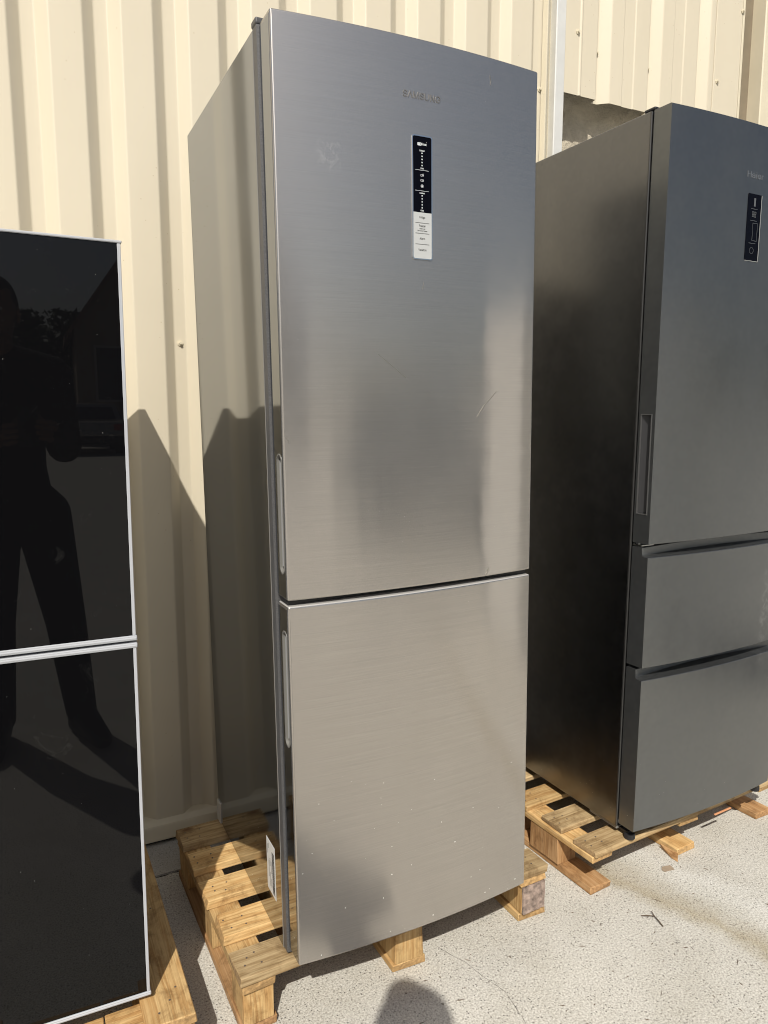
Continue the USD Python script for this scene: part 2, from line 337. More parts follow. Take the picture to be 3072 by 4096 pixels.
plain('sunlit_edge_wood', (0.55, 0.26, 0.13), 0.8)  # orange tone painted for sunlight on a bearer end
plain('skin', (0.20, 0.12, 0.085), 0.5)
plain('dark_cloth', (0.010, 0.010, 0.012), 0.9, vary=0.3, scale=30.0)
plain('dark_denim', (0.009, 0.010, 0.013), 0.9, vary=0.3, scale=40.0)
plain('dark_hair', (0.012, 0.009, 0.007), 0.6)
plain('black_leather', (0.014, 0.014, 0.014), 0.5)
plain('far_wall', (0.30, 0.24, 0.18), 0.8, vary=0.12, scale=1.2)
plain('far_roof', (0.22, 0.13, 0.09), 0.85, vary=0.15, scale=2.0)
plain('far_pane', (0.04, 0.05, 0.06), 0.1)
plain('far_shutter', (0.45, 0.42, 0.38), 0.7)
plain('car_paint', (0.42, 0.39, 0.34), 0.25, metal=0.4)
plain('dark_paint', (0.24, 0.242, 0.245), 0.3)
plain('tyre', (0.02, 0.02, 0.02), 0.85)
plain('lamp_red', (0.35, 0.02, 0.015), 0.3)
plain('trunk_bark', (0.12, 0.085, 0.06), 0.95, vary=0.3, scale=8.0)
mat('leaf', {'o': ('geometry', {}), 'r': ('rgb_ramp', {'ramp': [(0.0, (0.025, 0.05, 0.015)), (1.0, (0.075, 0.12, 0.035))]}),
             'p': ('principled_bsdf', {'roughness': 0.6}), 'tr': ('translucent_bsdf', {}), 'm': ('mix_closure', {'fac': 0.3})},
    [('o.random_per_island', 'r.fac'), ('r.color', 'p.base_color'), ('r.color', 'tr.color'), ('p.BSDF', 'm.closure1'), ('tr.BSDF', 'm.closure2')], surface='m.closure')

# ------------------------------------------------------------------ setting: ground
g = bx(-300, 300, -300, 300, -0.3, 0.0)
top('ground', g, 'yard_concrete', kind='structure')
top('footpath_strip', bx(-6, 6, 0.700, 1.2, -0.05, 0.004), 'strip_concrete', kind='structure')

# ------------------------------------------------------------------ metal-clad building
def bend(pts, r=0.004, n=3):
    """Rounds the corners of a folded sheet's section."""
    out = [np.array(pts[0], float)]
    for a, b, c in zip(pts[:-2], pts[1:-1], pts[2:]):
        a, b, c = map(lambda v: np.array(v, float), (a, b, c))
        u, w = a - b, c - b; lu, lw = np.linalg.norm(u), np.linalg.norm(w); u /= lu; w /= lw
        k = min(r, lu * 0.4, lw * 0.4); p, q = b + u * k, b + w * k
        for t in np.linspace(0, 1, n):
            out.append((1 - t) ** 2 * p + 2 * t * (1 - t) * b + t * t * q)
    out.append(np.array(pts[-1], float))
    return np.array(out)

def sheet(pts, z0, z1, thick=0.0012):
    """A folded sheet: a section in x, y drawn left to right, upright from z0 to z1."""
    p = bend(pts); n = len(p)
    tn = np.gradient(p, axis=0); tn /= np.linalg.norm(tn, axis=1, keepdims=True); nb = np.stack([-tn[:, 1], tn[:, 0]], 1)
    b = p + nb * thick
    v = np.vstack([np.c_[p, np.full(n, z0)], np.c_[p, np.full(n, z1)], np.c_[b, np.full(n, z0)], np.c_[b, np.full(n, z1)]])
    f = []
    for i in range(n - 1):
        A, B, C, D = i, i + 1, n + i + 1, n + i
        f += [(A, B, C), (A, C, D)]
        A, B, C, D = 2 * n + i, 2 * n + i + 1, 3 * n + i + 1, 3 * n + i
        f += [(A, C, B), (A, D, C)]
        f += [(i, 2 * n + i, i + 1), (i + 1, 2 * n + i, 2 * n + i + 1), (n + i, n + i + 1, 3 * n + i), (n + i + 1, 3 * n + i + 1, 3 * n + i)]
    for i in (0, n - 1):
        q = [(i, n + i, 3 * n + i), (i, 3 * n + i, 2 * n + i)]
        f += q if i == 0 else [t[::-1] for t in q]
    return trimesh.Trimesh(v, f, process=False)

YW = 0.88            # outer face of the wall sheets
bld = thing('metal_clad_building', 'cream ribbed metal-clad building wall behind the three fridges', 'building', T(0, YW, 0))
starts = [-0.431 - 0.1815 * k for k in range(15, 0, -1)] + [-0.431, -0.250, -0.069, 0.113, 0.296, 0.481, 0.666, 0.848, 1.033, 1.219]
sec = [(starts[0] - 0.08, 0.0)]
for s in starts[:-1]:
    sec += [(s, 0.0), (s + 0.031, 0.028), (s + 0.067, 0.028), (s + 0.098, 0.0)]
sec += [(1.219, 0.0), (1.236, 0.016), (1.278, 0.016)]
part(bld, 'wall_sheet', sheet(sec, 0.070, 5.2), 'cream_sheet', smooth=50)
part(bld, 'corner_trim', sheet([(1.272, 0.012), (1.279, -0.006), (1.283, -0.006), (1.322, 0.030), (1.345, 0.030)], 0.02, 5.2), 'cream_trim', smooth=30)
part(bld, 'corner_post', cbx(1.322, 1.3645, -0.004, 0.095, 0.0, 5.2, 0.003), 'zinc_white')
# the right-hand sheet stops at 2.48 m, above a coarse rendered wall
sec = [(1.3655, 0.0), (1.430, 0.0), (1.4345, -0.004), (1.4395, -0.004), (1.443, 0.0)]
ribs = [1.515, 1.771, 2.030]
for k, s in enumerate(ribs):
    sec += [(s, 0.0), (s + 0.004, 0.030), (s + 0.030, 0.030), (s + 0.066, 0.0)]
    if k < 2:
        sec += [(s + 0.126, 0.0), (s + 0.129, 0.003), (s + 0.181, 0.003), (s + 0.185, 0.0)]
sec += [(2.122, 0.0), (2.1225, 0.006), (2.1255, 0.006), (2.126, -0.001), (2.272, -0.001)]
part(bld, 'wall_sheet', sheet(sec, 2.480, 5.2), 'cream_sheet', smooth=50, label='upper wall sheet cut off above the rendered wall')
gx, gz = np.meshgrid(np.linspace(1.37, 2.30, 120), np.linspace(0.0, 2.6, 160), indexing='ij')
gy = 0.098 + 0.012 * (meshkit.fbm(np.stack([gx * 9, gz * 9, gx * 0], -1), 4, 3) - 0.5) + 0.008 * (meshkit.fbm(np.stack([gx * 45, gz * 45, gx * 0], -1), 3, 9) - 0.5)
idx = np.arange(gx.size).reshape(gx.shape)
q = np.stack([idx[:-1, :-1], idx[1:, :-1], idx[1:, 1:], idx[:-1, 1:]], -1).reshape(-1, 4)
vv = np.stack([gx, gy, gz], -1).reshape(-1, 3)
rw = trimesh.Trimesh(np.vstack([vv]), np.vstack([q[:, [0, 1, 2]], q[:, [0, 2, 3]]]), process=False)
part(bld, 'rendered_wall', cat(rw, bx(1.37, 2.30, 0.115, 0.30, 0, 2.6)), 'render_coat', smooth=True, label='coarse grey-brown rendered wall under the cut sheet')
part(bld, 'door_frame', cat(cbx(2.274, 2.284, -0.004, 0.05, 0, 5.2, 0.001)), 'cream_trim')
part(bld, 'dark_reveal', bx(2.284, 2.42, 0.052, 0.10, 0, 5.2), 'shade_brown', label='recessed strip right of the wall sheet, its shade painted in dark brown')  # shade of the recess is put into the colour of this strip
part(bld, 'jamb', cbx(2.40, 3.4, -0.012, 0.12, 0, 5.2, 0.004), 'cream_trim')
part(bld, 'inner_wall', bx(-3.2, 1.322, 0.06, 0.30, 0, 5.1), 'render_coat')
# base flashing: a sill that the sheets stand on
part(bld, 'base_flashing', side_plate(Polygon([(0.05, 0.018), (-0.030, 0.018), (-0.030, 0.022), (-0.024, 0.058), (-0.022, 0.064), (0.0, 0.072), (0.05, 0.078)]), -3.2, 1.27), 'cream_trim')
part(bld, 'packing_strip', bx(-3.2, 1.27, -0.012, 0.05, 0.004, 0.018), 'black_rubber')  # black fill painting the shade in the gap under the flashing
def screw(x, y, z):
    return cat(cyl((x, y, z), (x, y - 0.003, z), 0.0085, 12), cyl((x, y - 0.003, z), (x, y - 0.0095, z), 0.0048, 6, 0.0043))
for x, z, y in ((-0.021, 1.540, 0.028), (1.268, 2.476, 0.016), (1.421, 2.692, 0.0), (1.537, 2.657, 0.030), (1.794, 2.651, 0.030), (2.047, 2.645, 0.030), (2.145, 2.661, -0.001), (2.27, 2.95, -0.002)):
    part(bld, 'screw', screw(x, y, z), 'cream_trim', smooth=30)

# ------------------------------------------------------------------ pallets
def board(x0, x1, y0, y1, z0, z1, rng, c=0.0016):
    """A sawn board, slightly out of square, with broken edges."""
    b = cbx(x0, x1, y0, y1, z0, z1, c)
    v = b.vertices
    mid = v.mean(0); size = np.ptp(v, axis=0); lo = size.argmax()
    s = np.sign(v - mid)
    jit = rng.uniform(-1, 1, (8, 3)) * 0.0018
    k = ((s[:, 0] > 0) * 4 + (s[:, 1] > 0) * 2 + (s[:, 2] > 0)).astype(int)
    d = jit[k]; d[:, 2] *= 0.25; d[:, lo] *= 2.0
    b.vertices = v + d
    return trimesh.convex.convex_hull(b.vertices)

def nails(parent, spots):
    for x, y, z in spots:
        part(parent, 'nail', cyl((x, y, z - 0.002), (x, y, z + 0.0005), 0.0023, 8), 'nail_head')

def bark_slab(x0, x1, y0, y1, z0, z1):
    b = bx(x0, x1, y0, y1, z0, z1).subdivide_to_size(0.006)
    v = b.vertices.copy(); f = v[:, 1] < (y0 + y1) / 2
    v[f, 1] += 0.005 * (meshkit.fbm(v[f] * (90, 1, 45), 4, 2) - 0.5)
    return trimesh.Trimesh(v, b.faces, process=False)

def pallet_one(label):
    """Five boards across, three bearers under them, nine blocks, three runners."""
    rng = np.random.default_rng(11)
    t = thing('wooden_pallet', label, 'pallet', T(-0.112, 0.044, 0, 0.026))
    ys = [(0.0, 0.086), (0.136, 0.222), (0.276, 0.364), (0.419, 0.498), (0.541, 0.628)]
    for i, (a, b) in enumerate(ys):
        db = part(t, 'deck_board', board(-0.003 + rng.uniform(-.004, .004), 0.838 + rng.uniform(-.004, .004), a, b, 0.1245, 0.146, rng), ('grey_pine_across', 'pine_across', 'pine_across', 'pine_across', 'grey_pine_across')[i])
        nails(db, [(x + rng.uniform(-.008, .008), y + rng.uniform(-.006, .006), 0.1462) for x in (0.020, 0.052, 0.80) for y in ((a * 2 + b) / 3, (a + 2 * b) / 3)])
    for i, (a, b) in enumerate(((0.0, 0.074), (0.372, 0.455), (0.752, 0.834))):
        part(t, 'bearer', board(a, b, 0.004, 0.624, 0.1025, 0.1235, rng), 'pine_deep')
        for j, (c, d) in enumerate(((0.008, 0.104), (0.270, 0.366), (0.525, 0.621))):
            bark = i == 2 and j == 0
            bb = board(a + (0.004 if not bark else 0.006), b - 0.003, c, d, 0.0225, 0.1015, rng)
            pb_ = part(t, 'block', bb, 'pine_tall', label='block with bark on its front face' if bark else None)
            if bark: part(pb_, 'bark', bark_slab(a + 0.0065, b - 0.003, c - 0.0045, c + 0.002, 0.0235, 0.1005), 'bark', smooth=True)
        part(t, 'runner', board(a - 0.001, b + 0.004, 0.010, 0.626, 0.001, 0.0215, rng), ('red_pine_deep', 'pine_deep', 'pine_deep')[i])
    return t
pallet_one('pine pallet under the tall brushed silver fridge, one block covered in bark')

def pallet_two(label):
    rng = np.random.default_rng(23)
    t = thing('wooden_pallet', label, 'pallet', T(0.872, 0.053, 0, 0.063))
    ys = [(0.0, 0.084), (0.134, 0.218), (0.276, 0.356), (0.415, 0.495), (0.545, 0.630)]
    for i, (a, b) in enumerate(ys):
        db = part(t, 'deck_board', board(rng.uniform(-.003, .010), 0.850, a, b, 0.124, 0.140, rng, 0.002), 'grey_pine_across' if i % 3 < 2 else 'pine_across')
        nails(db, [(x + rng.uniform(-.006, .006), y + rng.uniform(-.006, .006), 0.1402) for x in (0.028, 0.060) for y in ((a * 2 + b) / 3, (a + 2 * b) / 3)])
    for i, (a, b) in enumerate(((0.004, 0.082), (0.368, 0.450), (0.760, 0.838))):
        part(t, 'bearer', board(a, b, 0.006, 0.624, 0.104, 0.1235, rng), 'pine_deep')
        for c, d in ((0.145, 0.265), (0.330, 0.42), (0.50, 0.615)):
            part(t, 'block', board(a + 0.002, b - 0.004, c, d, 0.0215, 0.1035, rng), 'red_pine_tall')
        part(t, 'runner', board(a + 0.010, b + 0.008, 0.018, 0.630, 0.001, 0.021, rng), 'red_pine_deep' if i != 1 else 'pine_deep')
    part(t, 'splinter', trimesh.convex.convex_hull(np.array([(0.362, 0.07, 0.019), (0.372, 0.012, 0.015), (0.352, 0.02, 0.002), (0.352, -0.004, 0.001), (0.366, 0.07, 0.004)])), 'red_pine_deep')
    part(t, 'bearer_splint', cbx(0.52, 0.60, -0.003, 0.003, 0.100, 0.104, 0.001), 'sunlit_edge_wood')  # thin orange strip painted as the sunlit slice of a bearer end
    return t
pallet_two('weathered pale pallet under the dark grey fridge at the right')

def pallet_three(label):
    rng = np.random.default_rng(31)
    t = thing('wooden_pallet', label, 'pallet', T(-0.217, 0.003, 0, 0.004))
    for a, b in ((-0.098, 0.0), (-0.45, -0.352), (-0.80, -0.702)):
        db = part(t, 'deck_board', board(a, b, 0.0, 0.70, 0.122, 0.1435, rng, 0.002), 'pine_deep' if a > -0.2 else 'grey_pine_deep')
        if a > -0.2: nails(db, [(a + 0.030, 0.030, 0.1437), (a + 0.055, 0.055, 0.1437), (a + 0.072, 0.085, 0.1437), (a + 0.030, 0.34, 0.1437), (a + 0.066, 0.36, 0.1437)])
    for (y0, y1) in ((0.004, 0.10), (0.30, 0.40), (0.60, 0.696)):
        part(t, 'bearer', board(-0.165, -0.002, y0, y1, 0.100, 0.121, rng), 'pine_across')
        part(t, 'bearer', board(-0.80, -0.170, y0, y1, 0.100, 0.121, rng), 'pine_across')
        for a in (-0.096, -0.446, -0.796):
            part(t, 'block', board(a, a + 0.094, y0 + 0.004, y1 - 0.004, 0.0225, 0.099, rng), 'pine_tall')
    for a in (-0.098, -0.448, -0.798):
        part(t, 'runner', board(a, a + 0.098, 0.002, 0.698, 0.001, 0.0215, rng), 'pine_deep')
    return t
pallet_three('pine pallet with lengthwise boards under the black glass fridge')

# ------------------------------------------------------------------ silver fridge
SIL = thing('fridge', 'tall brushed silver two-door fridge with narrow black and white display panel', 'fridge', pose(0, 0.0023, -0.0125, 0, 0))
W = 0.595
slots = {'up': (0.869, 1.107), 'low': (0.503, 0.749)}
BOWS = 0.017
def bulge(x): return -BOWS * (1 - (2 * np.clip(x, 0, W) / W - 1) ** 2)
def silver_door(z0, z1, slot):
    d = rbx(0, W, 0, 0.060, z0, z1, 0.0042)
    s = side_plate(stadium(0.010, 0.037, *slot), -0.01, 0.020)
    m = tri((man(d) - man(s)).refine_to_length(0.03))
    v = m.vertices.copy(); v[:, 1] += bulge(v[:, 0]) * np.clip((0.060 - v[:, 1]) / 0.060, 0, 1)
    return trimesh.Trimesh(v, m.faces, process=False)
for (z0, z1, key) in ((0.8165, 1.9005, 'up'), (0.0151, 0.8046, 'low')):
    p = part(SIL, 'door', silver_door(z0, z1, slots[key]), 'brushed_steel', smooth=35)
    a, b = slots[key]
    ins = stadium(0.0100, 0.0370, a, b)
    rim = stadium(0.0085, 0.0385, a - 0.0015, b + 0.0015).difference(stadium(0.0115, 0.0355, a + 0.0015, b - 0.0015))
    for x0, x1 in ((-0.0006, 0.0004), (W - 0.0004, W + 0.0006)):
        edge = sbox(0.0048, z0 + 0.0045, 0.0590, z1 - 0.0075)
        part(p, 'edge_face', side_plate(edge.difference(ins) if x0 < 0.1 else edge, x0, x1), 'silver_side')
    part(p, 'grip_rim', side_plate(rim, -0.0014, 0.004), 'frame_edge')
    back = side_plate(ins, 0.0135, 0.0195)
    part(p, 'grip_liner', cat(back, bx(0.004, 0.0135, 0.0335, 0.0372, a + 0.012, b - 0.012)), 'handle_liner')
    if key == 'low':
        cap = tri(man(rbx(0.0008, W - 0.0008, 0.0006, 0.0594, z1 - 0.0065, z1 + 0.0002, 0.003)).refine_to_length(0.03)); v = cap.vertices.copy()
        v[:, 1] += bulge(v[:, 0]) * np.clip((0.060 - v[:, 1]) / 0.060, 0, 1)
        part(p, 'top_cap', trimesh.Trimesh(v, cap.faces, process=False), 'pale_edge', smooth=35)
part(SIL, 'door_seal', cat(bx(0.012, W - 0.012, 0.052, 0.068, 0.02, 1.895), bx(0.004, W - 0.004, 0.012, 0.055, 0.806, 0.8145)), 'black_rubber')
# carcass: side panels, grey frame behind the doors, cap strip
CX0, CX1, CY0, CY1, CZ0, CZ1 = -0.005, W + 0.003, 0.087, 0.676, -0.003, 1.900
body = part(SIL, 'cabinet', rbx(CX0, CX1, CY0, CY1, CZ0, CZ1, 0.003), 'silver_side', smooth=35)
for sgn, x0 in ((1, CX0), (-1, CX1)):
    pl = Polygon([(0.0065, 0.0625), (0.001, 0.0635), (0.0008, 0.086), (0.03, 0.0885), (0.03, 0.0625)])
    pts = [(x0 + sgn * (a - 0.0008) if True else a, b) for a, b in pl.exterior.coords[:-1]]
    e = trimesh.creation.extrude_polygon(Polygon(pts), 1.895, engine='earcut'); e.apply_translation([0, 0, 0.004])
    part(body, 'front_frame', e, 'grey_frame')
    part(body, 'bright_edge', cbx(min(x0 - sgn * 0.0008, x0 + sgn * 0.004), max(x0 - sgn * 0.0008, x0 + sgn * 0.004), 0.0860, 0.0890, 0.0, 1.898, 0.001), 'frame_edge')
part(body, 'top_cap', rbx(CX0 - 0.001, CX1 + 0.001, 0.0645, 0.094, 1.9005, 1.9135, 0.004), 'grey_frame', smooth=35)
part(body, 'rear_bracket', cbx(CX0 - 0.004, CX0 + 0.02, CY1 - 0.030, CY1 + 0.004, -0.003, 0.060, 0.002), 'pale_edge')
# logo
lg = meshkit.text_mesh('S\u039bMSUNG', 0.0118, 0.0009, bold=True)
v = lg.vertices.copy(); v[:, 0] = (v[:, 0] - v[:, 0].min()) / np.ptp(v[:, 0]) * 0.084 + 0.2585
part(SIL, 'maker_logo', trimesh.Trimesh(np.stack([v[:, 0], -v[:, 2] + bulge(v[:, 0]), v[:, 1] + 1.790], 1), lg.faces, process=False), 'logo_metal')
def stroke(pts, w):
    m = plate(LineString(pts).buffer(w, quad_segs=2), -0.00045, 0.0002)
    m.vertices[:, 1] += bulge(m.vertices[:, 0])
    return m
for pts, w in (([(0.436, 1.173), (0.454, 1.196), (0.487, 1.226)], 0.0009), ([(0.465, 1.848), (0.4655, 1.855), (0.464, 1.864)], 0.0011), ([(0.463, 0.822), (0.468, 0.828), (0.470, 0.834)], 0.0013), ([(0.30, 1.43), (0.303, 1.445)], 0.0006), ([(0.012, 1.130), (0.006, 1.142)], 0.0007), ([(0.20, 1.30), (0.26, 1.255)], 0.0004)):
    part(SIL, 'scratch', stroke(pts, w), 'logo_metal')
# display panel
def rrect(x0, x1, z0, z1, r):
    return sbox(x0 + r, z0 + r, x1 - r, z1 - r).buffer(r, quad_segs=6)
PX0, PX1, PZ0, PZ1 = 0.2875, 0.3335, 1.4925, 1.7275
dp = part(SIL, 'display_panel', plate(rrect(PX0, PX1, PZ0, PZ1, 0.005).difference(rrect(PX0 + 0.0022, PX1 - 0.0022, PZ0 + 0.0022, PZ1 - 0.0022, 0.0035)), -0.0022, 0.002), 'chrome')
inner = rrect(PX0 + 0.0022, PX1 - 0.0022, PZ0 + 0.0022, PZ1 - 0.0022, 0.0035)
part(dp, 'dark_window', plate(inner.intersection(sbox(0, 1.583, 1, 2)), -0.0010, 0.002), 'panel_black')
part(dp, 'button_strip', plate(inner.intersection(sbox(0, 0, 1, 1.583)), -0.0012, 0.002), 'panel_silver')
wy, sy = -0.00105, -0.00125
PC = 0.3105
pr = [plate(rrect(PC - 0.0105, PC - 0.0015, 1.7085, 1.7140, 0.0016).difference(Polygon([(PC - 0.0094, 1.7098), (PC - 0.0085, 1.7098), (PC - 0.0085, 1.7128), (PC - 0.0094, 1.7128)])).difference(Point(PC - 0.0040, 1.7113).buffer(0.0013)), wy - 0.0003, wy),
      words('Frost', 0.0042, PC + 0.0045, 1.7095, wy, width=0.0110, bold=True), plate(Point(PC + 0.0098, 1.7158).buffer(0.0005), wy - 0.0003, wy)]
for ztop in (1.6985, 1.6190):
    pr.append(words('Coldest', 0.0026, PC, ztop - 0.0005, wy, width=0.0118, bold=True))
    for k in range(5):
        zz = (1.6945 if ztop > 1.65 else 1.6148) - k * 0.0057
        pr.append(plate(sbox(PC - 0.0012, zz - 0.0011, PC + 0.0012, zz + 0.0011), wy - 0.0003, wy))
    pr.append(words('Cold', 0.0026, PC, (1.6650 if ztop > 1.65 else 1.5855), wy, width=0.0072, bold=True))
for zz in (1.6628, 1.6240):
    for k in range(13):
        x = PC - 0.0152 + k * 0.00236
        pr.append(plate(sbox(x, zz - 0.0004, x + 0.0016, zz + 0.0004), wy - 0.0003, wy))
def outline(g, w=0.0005): return g.buffer(w / 2).difference(g.buffer(-w / 2)) if g.geom_type == 'Polygon' else g.buffer(w / 2)
z = 1.6535      # plug and figure
pr.append(plate(outline(Polygon([(PC - 0.0028, z - 0.0018), (PC - 0.0008, z - 0.0020), (PC + 0.0008, z), (PC - 0.0008, z + 0.0018), (PC - 0.0028, z + 0.0016)])), wy - 0.0003, wy))
pr.append(plate(outline(Point(PC + 0.0022, z + 0.0014).buffer(0.0012)), wy - 0.0003, wy)); pr.append(plate(outline(LineString([(PC + 0.0008, z - 0.002), (PC + 0.0032, z + 0.0002), (PC + 0.0036, z - 0.002)])), wy - 0.0003, wy))
z = 1.6435      # loudspeaker
pr.append(plate(outline(Polygon([(PC - 0.0034, z - 0.0011), (PC - 0.0018, z - 0.0011), (PC + 0.0004, z - 0.0024), (PC + 0.0004, z + 0.0024), (PC - 0.0018, z + 0.0011), (PC - 0.0034, z + 0.0011)])), wy - 0.0003, wy))
for r in (0.0016, 0.0030):
    a = np.linspace(-0.8, 0.8, 8); pr.append(plate(outline(LineString(np.c_[PC + 0.0006 + r * np.cos(a), z + r * np.sin(a)])), wy - 0.0003, wy))
z = 1.6330      # snow mark in a hexagon
a = np.arange(6) * np.pi / 3 + np.pi / 6
pr.append(plate(outline(Polygon(np.c_[PC + 0.0030 * np.cos(a), z + 0.0030 * np.sin(a)])), wy - 0.0003, wy)); pr.append(plate(outline(Point(PC, z).buffer(0.0014)), wy - 0.0003, wy))
for k in range(3): pr.append(plate(outline(LineString([(PC - 0.0018 * math.cos(a[k]), z - 0.0018 * math.sin(a[k])), (PC + 0.0018 * math.cos(a[k]), z + 0.0018 * math.sin(a[k]))]), 0.0004), wy - 0.0003, wy))
part(dp, 'white_print', cat(*pr), 'print_white')
pr = [words(t_, h, PC, zz, sy, width=w) for t_, h, zz, w in (('Fridge', 0.0040, 1.5718, 0.0128), ('Freezer', 0.0040, 1.5555, 0.0150), ('Hold 3 sec', 0.0021, 1.5510, 0.0130),
      ('for Power Freeze', 0.0021, 1.5470, 0.0220), ('Alarm', 0.0040, 1.5312, 0.0120), ('Vacation', 0.0040, 1.5095, 0.0180))]
for zz in (1.5630, 1.5430, 1.5222): pr.append(plate(sbox(PC - 0.0158, zz - 0.00035, PC + 0.0158, zz + 0.00035), sy - 0.0003, sy))
part(dp, 'dark_print', cat(*pr), 'print_dark')
UsdGeom.Xformable(stage.GetPrimAtPath(dp)).AddTranslateOp().Set(Gf.Vec3d(-0.0108, -0.0166, -0.004))
# barcode label on the side
sl = part(body, 'barcode_label', cbx(CX0 - 0.0006, CX0, 0.131, 0.192, 0.084, 0.213, 0.0002), 'label_paper')
rng = np.random.default_rng(5); bars = []; zz = 0.092
while zz < 0.195:
    w = rng.choice([0.0008, 0.0012, 0.0018]); bars.append(bx(CX0 - 0.0009, CX0 - 0.0006, 0.136, 0.152, zz, zz + w)); zz += w + rng.choice([0.0009, 0.0014])
for y0, z0, l in ((0.158, 0.10, 0.022), (0.158, 0.135, 0.03), (0.166, 0.10, 0.035), (0.166, 0.15, 0.02), (0.174, 0.12, 0.04), (0.182, 0.175, 0.022), (0.176, 0.19, 0.012)):
    k = z0
    while k < z0 + l:
        bars.append(bx(CX0 - 0.0009, CX0 - 0.0006, y0, y0 + 0.0022, k, k + 0.0016)); k += 0.0026
part(sl, 'barcode', cat(*bars), 'print_dark')

# ------------------------------------------------------------------ dark grey fridge
DK = thing('fridge', 'dark grey steel fridge with one door above two curved freezer drawers', 'fridge', pose(0.034, -0.003, 0.0, 0.997, 0.037))
BOW = 0.015
def bow(m, lip=False):
    v = m.vertices.copy(); x = np.clip(v[:, 0], 0, W)
    k = np.clip((0.054 - v[:, 1]) / 0.054, 0, 1)
    k = np.clip((0.0162 - v[:, 1]) / 0.004, 0, 1) if lip else k
    v[:, 1] -= BOW * (1 - (2 * x / W - 1) ** 2) * k
    if lip:
        deep = (m.vertices[:, 1] > 0.0170) & (m.vertices[:, 1] < 0.03)
        v[deep, 1] += 0.020 * (1 - (2 * x[deep] / W - 1) ** 2)
    return trimesh.Trimesh(v, m.faces, process=False)
def sliced(poly, x0, x1, n):
    """A y, z section carried along x in n steps, so that it can be bowed."""
    xs = np.linspace(x0, x1, n + 1)
    c = np.array(poly.exterior.coords[:-1]);
    if Polygon(c).exterior.is_ccw is False: c = c[::-1]
    k = len(c); v = np.vstack([np.c_[np.full(k, x), c] for x in xs]); f = []
    for i in range(n):
        for j in range(k):
            a, b = i * k + j, i * k + (j + 1) % k; f += [(a, b, b + k), (a, b + k, a + k)]
    e = trimesh.creation.triangulate_polygon(Polygon(c), engine='earcut')[1]
    f = [t[::-1] for t in f]
    f += [t[::-1] for t in e.tolist()] + [(np.array(t) + n * k).tolist() for t in e.tolist()]
    m = trimesh.Trimesh(v, f, process=False); m.fix_normals()
    return m
def rounded(pts, r=0.003):
    return Polygon(pts).buffer(-r, quad_segs=4).buffer(r, quad_segs=4)
def dark_door(z0, z1):
    m = sliced(rounded([(0, z0), (0.054, z0), (0.054, z1), (0, z1)]), 0.0, W, 24)
    return bow(m)
dz0, dz1 = 0.842, 1.932
d = dark_door(dz0, dz1)
slot = bx(-0.01, 0.018, 0.012, 0.046, 0.921, 1.182)
dd = tri(man(d) - man(slot))
pd = part(DK, 'door', dd, 'dark_steel', smooth=30)
# recessed grip with a slanted floor
rim = plate(sbox(0, 0, 1, 1), 0, 1)
fr = Polygon([(0.0105, 0.9195), (0.0475, 0.9195), (0.0475, 1.1835), (0.0105, 1.1835)]).difference(Polygon([(0.013, 0.922), (0.045, 0.922), (0.045, 1.181), (0.013, 1.181)]))
part(pd, 'grip_rim', side_plate(fr, -0.0012, 0.003), 'logo_dark')
wedge = trimesh.convex.convex_hull(np.array([(x, y, zz) for zz, o in ((0.922, 0.0), (0.930, 0.012), (1.173, 0.012), (1.181, 0.0)) for x, y in ((0.0175, 0.0455), (0.0175, 0.026), (0.0015 + o * 0.4, 0.0455))]))
part(pd, 'grip_liner', wedge, 'black_plastic')
lw = meshkit.text_mesh('Haier', 0.0150, 0.0009)
v = lw.vertices.copy(); v[:, 0] = (v[:, 0] - v[:, 0].min()) / np.ptp(v[:, 0]) * 0.065 + 0.277
FY = -BOW * (1 - (2 * 0.325 / W - 1) ** 2)
part(DK, 'maker_logo', trimesh.Trimesh(np.stack([v[:, 0], FY - v[:, 2], v[:, 1] + 1.797], 1), lw.faces, process=False), 'logo_dark')
HX0, HX1, HZ0, HZ1 = 0.285, 0.341, 1.588, 1.758
hp = part(DK, 'display_panel', plate(rrect(HX0, HX1, HZ0, HZ1, 0.003), FY - 0.0008, FY + 0.004), 'panel_black')
part(hp, 'panel_rim', plate(Polygon([(HX1 - 0.0010, HZ0 + 0.001), (HX1 + 0.0003, HZ0 + 0.001), (HX1 + 0.0003, HZ1 - 0.001), (HX1 - 0.0010, HZ1 - 0.001)]).union(sbox(HX0 + 0.002, HZ0 - 0.0003, HX1 - 0.001, HZ0 + 0.0008)), FY - 0.0014, FY + 0.002), 'pale_edge')
hc = (HX0 + HX1) / 2; hy_ = FY - 0.0009
hpr = [plate(sbox(hc - 0.003, 1.727, hc + 0.004, 1.748), hy_ - 0.0002, hy_)]
for zz in (1.7205, 1.6910, 1.6335): hpr.append(plate(sbox(hc - 0.014, zz - 0.0005, hc + 0.013, zz + 0.0005), hy_ - 0.0002, hy_))
for k in range(2):
    x = hc - 0.008 + k * 0.009
    hpr.append(plate(sbox(x, 1.7000, x + 0.007, 1.7140).difference(sbox(x + 0.0012, 1.7012, x + 0.0058, 1.7064)).difference(sbox(x + 0.0012, 1.7076, x + 0.0058, 1.7128)), hy_ - 0.0002, hy_))
hpr.append(plate(outline(sbox(hc - 0.002, 1.6405, hc + 0.017, 1.6850), 0.0009), hy_ - 0.0002, hy_))
hpr.append(plate(outline(Point(hc - 0.001, 1.6150).buffer(0.0078), 0.0008), hy_ - 0.0002, hy_))
part(hp, 'grey_print', cat(*hpr), 'print_grey')
